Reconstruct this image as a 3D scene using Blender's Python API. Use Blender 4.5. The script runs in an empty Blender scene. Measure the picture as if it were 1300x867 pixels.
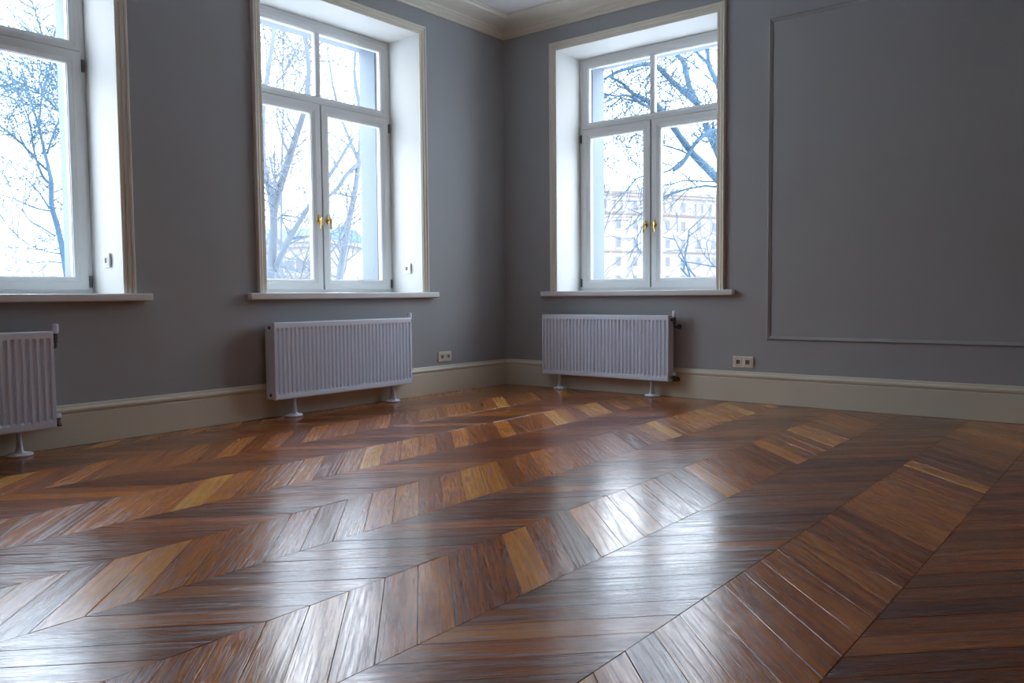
import bpy, bmesh, math, random
from mathutils import Vector, Matrix, noise

random.seed(11)
S = bpy.context.scene
COL = S.collection
PI = math.pi

# ------------------------------------------------------------------ view
FPX, YAW, PITCH, ROLL = 1038.126, 0.6743, -0.0570, -0.0087
CAM = Vector((4.5236, -5.5763, 0.779))
_f = Vector((-math.sin(YAW) * math.cos(PITCH), math.cos(YAW) * math.cos(PITCH), math.sin(PITCH)))
_r = Vector((math.cos(YAW), math.sin(YAW), 0))
_u = _r.cross(_f)
RT = _r * math.cos(ROLL) + _u * math.sin(ROLL)
UP = -_r * math.sin(ROLL) + _u * math.cos(ROLL)
FW = _f

def out_there(px, py, dist):
    """a point outdoors seen in the direction of photo pixel (px, py), dist metres away over the ground"""
    d = FW + RT * ((px - 650) / FPX) - UP * ((py - 433.5) / FPX)
    return CAM + d * (dist / math.hypot(d.x, d.y))

# ------------------------------------------------------------------ materials
def new_mat(name):
    m = bpy.data.materials.new(name); m.use_nodes = True
    nt = m.node_tree
    return m, nt, nt.nodes['Principled BSDF'], nt.nodes['Material Output']

def N(nt, typ, **kw):
    n = nt.nodes.new(typ)
    for k, v in kw.items():
        if k.startswith('i_'):
            n.inputs[k[2:].replace('_', ' ')].default_value = v
        else:
            setattr(n, k, v)
    return n

def paint(name, col, rough=0.5, bump=0.0, scale=60, var=0.04, metal=0.0, spec=0.5, coat=0.0):
    m, nt, b, o = new_mat(name)
    b.inputs['Roughness'].default_value = rough
    b.inputs['Metallic'].default_value = metal
    b.inputs['Specular IOR Level'].default_value = spec
    b.inputs['Coat Weight'].default_value = coat
    tc = N(nt, 'ShaderNodeTexCoord')
    nz = N(nt, 'ShaderNodeTexNoise', i_Scale=3.0, i_Detail=5.0)
    nt.links.new(tc.outputs['Object'], nz.inputs['Vector'])
    mr = N(nt, 'ShaderNodeMapRange'); mr.inputs['To Min'].default_value = 1 - var; mr.inputs['To Max'].default_value = 1 + var
    nt.links.new(nz.outputs['Fac'], mr.inputs['Value'])
    hs = N(nt, 'ShaderNodeHueSaturation'); hs.inputs['Color'].default_value = (*col, 1)
    nt.links.new(mr.outputs['Result'], hs.inputs['Value'])
    nt.links.new(hs.outputs['Color'], b.inputs['Base Color'])
    if bump:
        n2 = N(nt, 'ShaderNodeTexNoise', i_Scale=float(scale), i_Detail=3.0)
        nt.links.new(tc.outputs['Object'], n2.inputs['Vector'])
        bp = N(nt, 'ShaderNodeBump', i_Strength=bump, i_Distance=0.002)
        nt.links.new(n2.outputs['Fac'], bp.inputs['Height'])
        nt.links.new(bp.outputs['Normal'], b.inputs['Normal'])
    return m

M = {}
M['wall'] = paint('grey_wall_paint', (0.380, 0.388, 0.398), 0.65, 0.25, 140, 0.04, spec=0.25)
M['ceiling'] = paint('ceiling_white', (0.76, 0.75, 0.73), 0.8)
M['reveal'] = paint('white_plaster', (0.66, 0.645, 0.615), 0.6, 0.12, 90, 0.02)
M['trim'] = paint('cream_trim_paint', (0.80, 0.75, 0.64), 0.42, 0.05, 60, 0.03)
M['skirting'] = paint('beige_skirting_paint', (0.68, 0.63, 0.51), 0.42, 0.08, 40, 0.06)
M['frame'] = paint('window_white_paint', (0.73, 0.74, 0.735), 0.30, 0.04, 30, 0.02)
M['sill'] = paint('sill_white_lacquer', (0.80, 0.80, 0.79), 0.28, 0.03, 30, 0.02)
M['outer'] = paint('pale_outside_render', (0.19, 0.215, 0.25), 0.9, 0.2, 60)
M['radiator'] = paint('radiator_enamel', (0.78, 0.84, 0.95), 0.33, 0.0, 30, 0.01)
M['rad_dark'] = paint('radiator_inside', (0.30, 0.30, 0.32), 0.5)
M['brass'] = paint('polished_brass', (0.78, 0.55, 0.22), 0.22, 0.0, 30, 0.05, metal=1.0)
M['chrome'] = paint('nickel', (0.55, 0.54, 0.52), 0.25, 0.0, 30, 0.02, metal=1.0)
M['rubber'] = paint('dark_gasket', (0.035, 0.037, 0.042), 0.6)
M['hinge'] = paint('dark_hinge_cover', (0.11, 0.105, 0.10), 0.45)
M['socket'] = paint('ivory_socket_plastic', (0.78, 0.73, 0.62), 0.35)
M['socket_w'] = paint('white_socket_plastic', (0.78, 0.79, 0.80), 0.35)
M['socket_d'] = paint('socket_well_shade', (0.20, 0.18, 0.16), 0.5)
M['steel'] = paint('dark_steel', (0.10, 0.095, 0.09), 0.4, metal=0.6)
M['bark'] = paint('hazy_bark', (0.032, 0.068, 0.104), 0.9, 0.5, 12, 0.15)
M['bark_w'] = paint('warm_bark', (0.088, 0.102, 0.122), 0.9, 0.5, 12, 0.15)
M['facade'] = paint('pinkish_facade', (0.185, 0.156, 0.142), 0.9, 0.1, 2, 0.05)
M['facade_b'] = paint('cream_facade', (0.18, 0.165, 0.158), 0.9, 0.1, 2, 0.05)
M['far_window'] = paint('far_window_glass', (0.075, 0.077, 0.083), 0.6)
M['band'] = paint('facade_band', (0.095, 0.08, 0.073), 0.9)
M['roof'] = paint('grey_sheet_roof', (0.16, 0.145, 0.14), 0.8)
M['roof_blue'] = paint('blue_sheet_roof', (0.07, 0.12, 0.17), 0.8)
M['roof_teal'] = paint('teal_sheet_roof', (0.03, 0.10, 0.135), 0.8)
M['ground'] = paint('snowy_yard', (0.70, 0.70, 0.70), 0.95, 0.3, 2, 0.15)

def glass_mat():
    m, nt, b, o = new_mat('window_glass')
    nt.nodes.remove(b)
    tr = N(nt, 'ShaderNodeBsdfTransparent'); tr.inputs['Color'].default_value = (0.96, 0.985, 0.985, 1)
    gl = N(nt, 'ShaderNodeBsdfGlossy'); gl.inputs['Roughness'].default_value = 0.02
    fr = N(nt, 'ShaderNodeFresnel'); fr.inputs['IOR'].default_value = 1.45
    mx = N(nt, 'ShaderNodeMixShader')
    ge = N(nt, 'ShaderNodeNewGeometry')      # reflect once, at the face turned to the viewer
    inv = N(nt, 'ShaderNodeMath', operation='SUBTRACT'); inv.inputs[0].default_value = 1.0
    nt.links.new(ge.outputs['Backfacing'], inv.inputs[1])
    mu = N(nt, 'ShaderNodeMath', operation='MULTIPLY'); nt.links.new(fr.outputs[0], mu.inputs[0]); nt.links.new(inv.outputs[0], mu.inputs[1])
    nt.links.new(mu.outputs[0], mx.inputs['Fac']); nt.links.new(tr.outputs[0], mx.inputs[1]); nt.links.new(gl.outputs[0], mx.inputs[2])
    nt.links.new(mx.outputs[0], o.inputs['Surface'])
    return m
M['glass'] = glass_mat()

def wood_mat():
    m, nt, b, o = new_mat('oiled_oak_parquet')
    L = nt.links.new
    uv = N(nt, 'ShaderNodeUVMap'); uv.uv_map = 'grain'
    tone = N(nt, 'ShaderNodeAttribute', attribute_name='tone')
    hue = N(nt, 'ShaderNodeAttribute', attribute_name='hue')
    def mapped(sx, sy):
        mp = N(nt, 'ShaderNodeMapping'); mp.inputs['Scale'].default_value = (sx, sy, 1)
        L(uv.outputs[0], mp.inputs['Vector']); return mp.outputs[0]
    def nz(vec, sc, det=4.0, rough=0.55):
        n = N(nt, 'ShaderNodeTexNoise', i_Scale=sc, i_Detail=det, i_Roughness=rough)
        n.noise_dimensions = '2D'
        L(vec, n.inputs['Vector']); return n.outputs['Fac']
    def mth(op, a, bb=None, c=None):
        n = N(nt, 'ShaderNodeMath', operation=op)
        for i, x in enumerate((a, bb, c)):
            if x is None: continue
            if isinstance(x, (int, float)): n.inputs[i].default_value = x
            else: L(x, n.inputs[i])
        return n.outputs[0]
    def mix(fac, a, bb, bt='MIX'):
        n = N(nt, 'ShaderNodeMix', data_type='RGBA', blend_type=bt)
        for sock, x in ((n.inputs['Factor'], fac), (n.inputs['A'], a), (n.inputs['B'], bb)):
            if isinstance(x, (int, float)): sock.default_value = x
            elif isinstance(x, tuple): sock.default_value = x
            else: L(x, sock)
        return n.outputs['Result']
    # growth rings: contour lines of a slow noise stretched along the plank
    slow = mth('ADD', nz(mapped(0.45, 9.0), 1.0, 0.6, 0.3), mth('MULTIPLY', nz(mapped(0.4, 0.4), 1.0, 0.0), 0.0))
    ring = mth('PINGPONG', mth('MULTIPLY', slow, 17.0), 1.0)
    ring = mth('POWER', ring, 2.2)
    streak = nz(mapped(2.2, 95.0), 1.0, 5.0, 0.65)
    pore = nz(mapped(6.0, 400.0), 1.0, 2.0, 0.5)
    pore_m = N(nt, 'ShaderNodeMapRange'); pore_m.inputs['From Min'].default_value = 0.36; pore_m.inputs['From Max'].default_value = 0.50
    L(pore, pore_m.inputs['Value'])
    blotch = nz(mapped(4.0, 9.0), 1.0, 3.0)
    ramp = N(nt, 'ShaderNodeValToRGB')
    e = ramp.color_ramp.elements
    e[0].position = 0.0; e[0].color = (0.115, 0.027, 0.006, 1)
    e[1].position = 1.0; e[1].color = (0.92, 0.54, 0.12, 1)
    a = e.new(0.30); a.color = (0.31, 0.080, 0.013, 1)
    a = e.new(0.58); a.color = (0.60, 0.195, 0.028, 1)
    a = e.new(0.80); a.color = (0.84, 0.37, 0.058, 1)
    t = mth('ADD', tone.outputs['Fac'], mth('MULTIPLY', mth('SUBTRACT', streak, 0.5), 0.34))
    t = mth('ADD', t, mth('MULTIPLY', mth('SUBTRACT', blotch, 0.5), 0.26))
    t = mth('SUBTRACT', t, mth('MULTIPLY', ring, 0.22))
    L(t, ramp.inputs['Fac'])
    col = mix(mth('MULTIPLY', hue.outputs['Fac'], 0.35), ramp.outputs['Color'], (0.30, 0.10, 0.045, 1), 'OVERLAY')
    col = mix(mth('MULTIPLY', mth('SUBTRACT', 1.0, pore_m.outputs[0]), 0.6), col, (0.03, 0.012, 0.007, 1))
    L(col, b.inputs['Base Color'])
    h = mth('ADD', mth('MULTIPLY', streak, 0.6), mth('MULTIPLY', pore_m.outputs[0], 0.5))
    h = mth('SUBTRACT', h, mth('MULTIPLY', ring, 0.33))
    bmp = N(nt, 'ShaderNodeBump', i_Strength=0.42, i_Distance=0.00034)
    L(h, bmp.inputs['Height']); L(bmp.outputs['Normal'], b.inputs['Normal'])
    r = mth('ADD', 0.165, mth('MULTIPLY', ring, 0.12))
    r = mth('ADD', r, mth('MULTIPLY', mth('SUBTRACT', 1.0, pore_m.outputs[0]), 0.10))
    L(r, b.inputs['Roughness'])
    b.inputs['Anisotropic'].default_value = 0.55
    tg = N(nt, 'ShaderNodeTangent', direction_type='UV_MAP'); tg.uv_map = 'grain'
    L(tg.outputs[0], b.inputs['Tangent'])
    b.inputs['IOR'].default_value = 1.72
    b.inputs['Coat Weight'].default_value = 0.35; b.inputs['Coat Roughness'].default_value = 0.16
    L(bmp.outputs['Normal'], b.inputs['Coat Normal'])
    return m
M['wood'] = wood_mat()

# ------------------------------------------------------------------ helpers
def link(name, bm, mat, parent=None, smooth=False, bevel=0.0, seg=2):
    me = bpy.data.meshes.new(name)
    bmesh.ops.recalc_face_normals(bm, faces=bm.faces)
    bm.to_mesh(me); bm.free()
    for mm in (mat if isinstance(mat, (list, tuple)) else [mat]):
        me.materials.append(M[mm])
    o = bpy.data.objects.new(name, me); COL.objects.link(o)
    if parent: o.parent = parent
    if smooth:
        for p in me.polygons: p.use_smooth = True
    if bevel:
        b = o.modifiers.new('bevel', 'BEVEL'); b.width = bevel; b.segments = seg
        b.limit_method = 'ANGLE'; b.angle_limit = math.radians(40); b.harden_normals = False
    return o

def empty(name, loc=(0, 0, 0), rz=0.0, label=None, cat=None, group=None, kind=None, parent=None):
    o = bpy.data.objects.new(name, None); COL.objects.link(o)
    o.location = loc; o.rotation_euler = (0, 0, rz); o.empty_display_size = 0.1
    tag(o, label, cat, group, kind)
    if parent: o.parent = parent
    return o

def tag(o, label=None, cat=None, group=None, kind=None):
    for k, v in (('label', label), ('category', cat), ('group', group), ('kind', kind)):
        if v: o[k] = v
    return o

def box(bm, x0, x1, y0, y1, z0, z1, mi=0):
    vs = [bm.verts.new(p) for p in ((x0, y0, z0), (x1, y0, z0), (x1, y1, z0), (x0, y1, z0), (x0, y0, z1), (x1, y0, z1), (x1, y1, z1), (x0, y1, z1))]
    for f in ((0, 3, 2, 1), (4, 5, 6, 7), (0, 1, 5, 4), (1, 2, 6, 5), (2, 3, 7, 6), (3, 0, 4, 7)):
        fc = bm.faces.new([vs[i] for i in f]); fc.material_index = mi

def mesh_box(*a):
    bm = bmesh.new(); box(bm, *a); return bm

def sweep(bm, prof, frames, closed=False, mi=0, cap=True):
    """prof: list of (a,b); frames: list of (origin, A, B) vectors; a*A + b*B"""
    rings = [[bm.verts.new(o + A * a + B * b) for a, b in prof] for o, A, B in frames]
    n = len(prof); m = len(rings)
    for i in range(m if closed else m - 1):
        R0, R1 = rings[i], rings[(i + 1) % m]
        for j in range(n):
            f = bm.faces.new((R0[j], R0[(j + 1) % n], R1[(j + 1) % n], R1[j])); f.material_index = mi
    if cap and not closed:
        bm.faces.new(rings[0]); bm.faces.new(list(reversed(rings[-1])))

def rect_sweep(bm, prof, x0, x1, z0, z1, y=0.0, closed=True):
    """moulding round a rectangle in the local xz plane; a = outward, b = towards -y (into the room)"""
    s = 1.0
    Y = Vector((0, -1, 0))
    fr = [(Vector((x0, y, z0)), Vector((-1, 0, -1)), Y), (Vector((x1, y, z0)), Vector((1, 0, -1)), Y),
          (Vector((x1, y, z1)), Vector((1, 0, 1)), Y), (Vector((x0, y, z1)), Vector((-1, 0, 1)), Y)]
    sweep(bm, prof, fr, closed=closed)

def lathe(bm, prof, n=24, origin=Vector((0, 0, 0)), axis='z', mi=0):
    """prof list of (r, h)"""
    rings = []
    for r, h in prof:
        ring = []
        for i in range(n):
            a = 2 * PI * i / n; c, s_ = math.cos(a) * r, math.sin(a) * r
            p = {'z': (c, s_, h), 'y': (c, h, s_), 'x': (h, c, s_)}[axis]
            ring.append(bm.verts.new(origin + Vector(p)))
        rings.append(ring)
    for R0, R1 in zip(rings, rings[1:]):
        for i in range(n):
            f = bm.faces.new((R0[i], R0[(i + 1) % n], R1[(i + 1) % n], R1[i])); f.material_index = mi
    bm.faces.new(rings[0]).material_index = mi
    bm.faces.new(list(reversed(rings[-1]))).material_index = mi

def tube(bm, pts, radii, n=8, cap=True):
    rings = []
    prev = None
    for i, p in enumerate(pts):
        t = (pts[min(i + 1, len(pts) - 1)] - pts[max(i - 1, 0)]).normalized()
        if prev is None:
            ref = Vector((0, 0, 1)) if abs(t.z) < 0.9 else Vector((1, 0, 0))
            a = t.cross(ref).normalized()
        else:
            a = (prev - t * prev.dot(t)).normalized()
        prev = a; b = t.cross(a)
        rings.append([bm.verts.new(p + (a * math.cos(2 * PI * k / n) + b * math.sin(2 * PI * k / n)) * radii[i]) for k in range(n)])
    for R0, R1 in zip(rings, rings[1:]):
        for k in range(n):
            bm.faces.new((R0[k], R0[(k + 1) % n], R1[(k + 1) % n], R1[k]))
    if cap:
        bm.faces.new(rings[0]); bm.faces.new(list(reversed(rings[-1])))

# ------------------------------------------------------------------ room shell
X1, Y1 = 7.4, -7.6          # far ends of the room
CEIL = 3.075
WT = 0.57                   # wall thickness
FD = 0.305                  # frame front plane inside the niche
SP = 0.020                  # splay of the reveals
Z0, Z1 = 0.805, 2.7715      # niche bottom / top at the room face

def wall_mesh(length, openings, zb=-0.12, zt=None, s0=0.0):
    """local frame: x along the wall from s0 to length, y = 0 room face, y = +WT outside; openings (a, b)"""
    zt = zt or CEIL + 0.2
    bm = bmesh.new()
    def grid(y, holes, mi):
        xs = sorted({s0, length} | {h[0] for h in holes} | {h[1] for h in holes})
        zs = sorted({zb, zt} | {h[2] for h in holes} | {h[3] for h in holes})
        for i in range(len(xs) - 1):
            for j in range(len(zs) - 1):
                cx, cz = (xs[i] + xs[i + 1]) / 2, (zs[j] + zs[j + 1]) / 2
                if any(h[0] < cx < h[1] and h[2] < cz < h[3] for h in holes): continue
                f = bm.faces.new([bm.verts.new(p) for p in ((xs[i], y, zs[j]), (xs[i + 1], y, zs[j]), (xs[i + 1], y, zs[j + 1]), (xs[i], y, zs[j + 1]))])
                f.material_index = mi
    inner = [(a, b, Z0 - 0.043, Z1) for a, b in openings]
    outer = [(a + (0.060 if a > 3 else 0.095), b - 0.095, Z0 + 0.03, Z1 - 0.055) for a, b in openings]
    grid(0, inner, 0); grid(WT, outer, 2)
    for (a, b), o in zip(openings, outer):
        zl = Z0 - 0.043
        loops = [(0, a, b, zl, Z1), (FD, a + SP, b - SP, zl, Z1 - 0.015), (FD + 0.085, a + SP, b - SP, zl, Z1 - 0.015),
                 (FD + 0.085, *o), (WT, *o)]
        mats = [1, 1, 2, 2]
        for (A, B, mi) in zip(loops, loops[1:], mats):
            ca = [(A[1], A[0], A[3]), (A[2], A[0], A[3]), (A[2], A[0], A[4]), (A[1], A[0], A[4])]
            cb = [(B[1], B[0], B[3]), (B[2], B[0], B[3]), (B[2], B[0], B[4]), (B[1], B[0], B[4])]
            for k in range(4):
                f = bm.faces.new([bm.verts.new(p) for p in (ca[k], ca[(k + 1) % 4], cb[(k + 1) % 4], cb[k])])
                f.material_index = mi
    for x in (s0, length):
        bm.faces.new([bm.verts.new(p) for p in ((x, 0, zb), (x, WT, zb), (x, WT, zt), (x, 0, zt))])
    bm.faces.new([bm.verts.new(p) for p in ((s0, 0, zt), (length, 0, zt), (length, WT, zt), (s0, WT, zt))])
    bm.faces.new([bm.verts.new(p) for p in ((s0, 0, zb), (length, 0, zb), (length, WT, zb), (s0, WT, zb))])
    bmesh.ops.remove_doubles(bm, verts=bm.verts, dist=1e-5)
    return bm

NW = 1.4066
W3 = (0.5634, 1.9690)
W2 = (1.0372, 1.0372 + NW)
W1 = (3.3720, 3.3720 + NW)
# wall_back: y = 0 plane
o = link('wall_back', wall_mesh(X1, [W3], s0=0.0), ['wall', 'reveal', 'outer']); tag(o, kind='structure')
# wall_left: x = 0 plane; local x (distance from the corner) -> -Y, local y -> -X
o = link('wall_left', wall_mesh(-Y1, [W2, W1], s0=0.0), ['wall', 'reveal', 'outer'])
for vtx in o.data.vertices:
    vtx.co = Vector((-vtx.co.y, -vtx.co.x, vtx.co.z))
tag(o, kind='structure')
# the outer corner pier joins both walls
o = link('wall_corner', mesh_box(-WT, 0, 0, WT, -0.12, CEIL + 0.2), 'outer'); tag(o, kind='structure')
o = link('wall_right', mesh_box(X1, X1 + 0.3, Y1, 0, -0.12, CEIL + 0.2), 'wall'); tag(o, kind='structure')
o = link('wall_front', mesh_box(-WT, X1 + 0.3, Y1 - 0.3, Y1, -0.12, CEIL + 0.2), 'wall'); tag(o, kind='structure')
o = link('ceiling', mesh_box(0, X1, Y1, 0, CEIL, CEIL + 0.2), 'ceiling'); tag(o, kind='structure')

# ------------------------------------------------------------------ parquet floor
def clip(poly, x0, x1, y0, y1):
    for ax, val, sgn in ((0, x0, 1), (0, x1, -1), (1, y0, 1), (1, y1, -1)):
        out = []
        for i in range(len(poly)):
            a, b = poly[i], poly[(i + 1) % len(poly)]
            da, db = (a[ax] - val) * sgn, (b[ax] - val) * sgn
            if da >= 0: out.append(a)
            if da * db < 0:
                t = da / (da - db); out.append((a[0] + (b[0] - a[0]) * t, a[1] + (b[1] - a[1]) * t))
        poly = out
        if len(poly) < 3: return None
    return poly

def inset(poly, d):
    n = len(poly); res = []
    A = sum(poly[i][0] * poly[(i + 1) % n][1] - poly[(i + 1) % n][0] * poly[i][1] for i in range(n))
    if A < 0: poly = poly[::-1]
    for i in range(n):
        p, q, r = Vector(poly[i - 1]), Vector(poly[i]), Vector(poly[(i + 1) % n])
        e1, e2 = (q - p), (r - q)
        if e1.length < 0.004 or e2.length < 0.004: return None
        e1.normalize(); e2.normalize()
        n1, n2 = Vector((-e1.y, e1.x)), Vector((-e2.y, e2.x))
        den = 1 + n1.dot(n2)
        if den < 0.15: den = 0.15
        res.append(q + (n1 + n2) * (d / den))
    return res

def floor():
    P, SW = 0.1279, 0.3836
    me = bpy.data.meshes.new('floor')
    V, F, UVs, TONE, HUE = [], [], [], [], []
    rnd = random.Random(5)
    for i in range(-9, 12):
        xa = 3.237 + SW * i; xb = xa + SW
        s = 1 if i % 2 == 0 else -1
        du = Vector((1, s)).normalized(); dv = Vector((-s, 1)).normalized()
        for k in range(-68, 8):
            y0 = (k + 0.26) * P - (SW if i % 2 else 0)
            if s > 0: y0 -= 0
            ya, yb = y0, y0 + s * SW
            g = clip([(xa, ya), (xb, yb), (xb, yb + P), (xa, ya + P)], 0.002, X1 - 0.002, Y1 + 0.002, -0.002)
            t = rnd.betavariate(2.0, 2.4); h = rnd.random()
            off = (rnd.uniform(0, 60), rnd.uniform(0, 60)); fl = rnd.choice((-1, 1))
            tilt = rnd.gauss(0, 0.0012), rnd.gauss(0, 0.0045)
            lift = 0.0
            if not g: continue
            base = inset(g, 0.0007); top = inset(g, 0.0014)
            if not base or not top: continue
            c = Vector(((xa + xb) / 2, (ya + yb + P) / 2))
            def hz(p, dz):
                q = p - c
                return -0.0011 + dz + q.dot(du) * tilt[0] + q.dot(dv) * tilt[1] * 0.55 + 0.00055 * (1 - (q.dot(dv) / 0.046) ** 2)
            n = len(top); b0 = len(V)
            V += [(p.x, p.y, -0.008) for p in base] + [(p.x, p.y, hz(p, -0.0006)) for p in base] + [(p.x, p.y, hz(p, 0)) for p in top]
            polys = [[b0 + 2 * n + j for j in range(n)]]
            for j in range(n):
                j2 = (j + 1) % n
                polys.append([b0 + n + j, b0 + n + j2, b0 + 2 * n + j2, b0 + 2 * n + j])
                polys.append([b0 + j, b0 + j2, b0 + n + j2, b0 + n + j])
            for q in polys:
                F.append(q); TONE.append(0.08 + 0.62 * t if s > 0 else 0.23 + 0.82 * t); HUE.append(h)  # random plank tone, plus view-dependent sheen of alternate strips put into the colour
                for vi in q:
                    w = Vector(V[vi][:2]) - c
                    UVs.append((w.dot(du) * fl + off[0], w.dot(dv) + off[1]))
    # sub-floor seen only in the joints
    b0 = len(V)
    V += [(0.0, Y1, -0.008), (X1, Y1, -0.008), (X1, 0.0, -0.008), (0.0, 0.0, -0.008), (0, Y1, -0.12), (X1, Y1, -0.12), (X1, 0, -0.12), (0, 0, -0.12)]
    for q in ((0, 1, 2, 3), (7, 6, 5, 4), (0, 4, 5, 1), (1, 5, 6, 2), (2, 6, 7, 3), (3, 7, 4, 0)):
        F.append([b0 + j for j in q]); TONE.append(-0.1); HUE.append(0.0)
        UVs += [(0, 0)] * 4
    me.from_pydata(V, [], F)
    uvl = me.uv_layers.new(name='grain')
    for j, u in enumerate(UVs): uvl.data[j].uv = u
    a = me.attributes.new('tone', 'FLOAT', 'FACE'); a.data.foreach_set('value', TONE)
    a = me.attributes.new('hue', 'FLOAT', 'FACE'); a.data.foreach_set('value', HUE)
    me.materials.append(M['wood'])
    o = bpy.data.objects.new('floor', me); COL.objects.link(o)
    tag(o, kind='structure')
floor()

# ------------------------------------------------------------------ mouldings
# baseboard: a = height, b = projection
BB = [(0, 0), (0, 0.022), (0.166, 0.022), (0.170, 0.018), (0.176, 0.018), (0.181, 0.026), (0.193, 0.028), (0.201, 0.022),
      (0.206, 0.014), (0.212, 0.013), (0.2192, 0.009), (0.2192, 0)]
def baseboard(name, p0, p1, inward, m0, m1):
    """m0/m1: mitre direction (along +run) at the two ends"""
    d = (p1 - p0).normalized(); Z = Vector((0, 0, 1))
    bm = bmesh.new()
    sweep(bm, BB, [(p0, Z, inward + d * m0), (p1, Z, inward + d * m1)])
    tag(link(name, bm, 'skirting'), kind='structure')
e = 0.0008
baseboard('baseboard_left', Vector((e, -e, 0.0006)), Vector((e, Y1 + e, 0.0006)), Vector((1, 0, 0)), 1, -1)
baseboard('baseboard_back', Vector((e, -e, 0.0006)), Vector((X1 - e, -e, 0.0006)), Vector((0, -1, 0)), 1, -1)
baseboard('baseboard_right', Vector((X1 - e, -e, 0.0006)), Vector((X1 - e, Y1 + e, 0.0006)), Vector((-1, 0, 0)), 1, -1)
baseboard('baseboard_front', Vector((e, Y1 + e, 0.0006)), Vector((X1 - e, Y1 + e, 0.0006)), Vector((0, 1, 0)), 1, -1)

# cornice: a = height above 2.965, b = projection
CR = [(0, 0), (0, 0.012), (0.010, 0.020), (0.020, 0.020), (0.024, 0.028), (0.036, 0.044), (0.044, 0.046), (0.047, 0.056), (0.062, 0.062),
      (0.066, 0.075), (0.072, 0.120), (0.076, 0.200), (0.080, 0.225), (0.092, 0.232), (0.096, 0.245), (0.1095, 0.248), (0.1095, 0)]
bm = bmesh.new(); Z = Vector((0, 0, 1)); zc = 2.965
sweep(bm, CR, [(Vector((e, -e, zc)), Z, Vector((1, -1, 0))), (Vector((X1 - e, -e, zc)), Z, Vector((-1, -1, 0))),
               (Vector((X1 - e, Y1 + e, zc)), Z, Vector((-1, 1, 0))), (Vector((e, Y1 + e, zc)), Z, Vector((1, 1, 0)))], closed=True)
tag(link('trim_1', bm, 'trim'), kind='structure')

# raised panel moulding on the back wall
bm = bmesh.new()
PM = [(0, 0), (0.0, 0.005), (-0.004, 0.011), (-0.010, 0.013), (-0.014, 0.009), (-0.018, 0.008), (-0.022, 0.006), (-0.026, 0.004), (-0.026, 0)]
rect_sweep(bm, PM, 2.349, 6.35, 0.450, 2.647, y=-0.0006)
tag(link('trim_2', bm, 'wall'), kind='structure')

# ------------------------------------------------------------------ windows
# local frame: x along the wall (0 = niche edge nearer the room corner), y = 0 room face, +y outwards
def bar_frame(bm, prof, x0, x1, z0, z1, y):
    """a closed picture-frame; prof (a inward from the outer edge, b depth: 0 front, + outwards)"""
    Y = Vector((0, 1, 0))
    fr = [(Vector((x0, y, z0)), Vector((1, 0, 1)), Y), (Vector((x1, y, z0)), Vector((-1, 0, 1)), Y),
          (Vector((x1, y, z1)), Vector((-1, 0, -1)), Y), (Vector((x0, y, z1)), Vector((1, 0, -1)), Y)]
    sweep(bm, prof, fr, closed=True)

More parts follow.
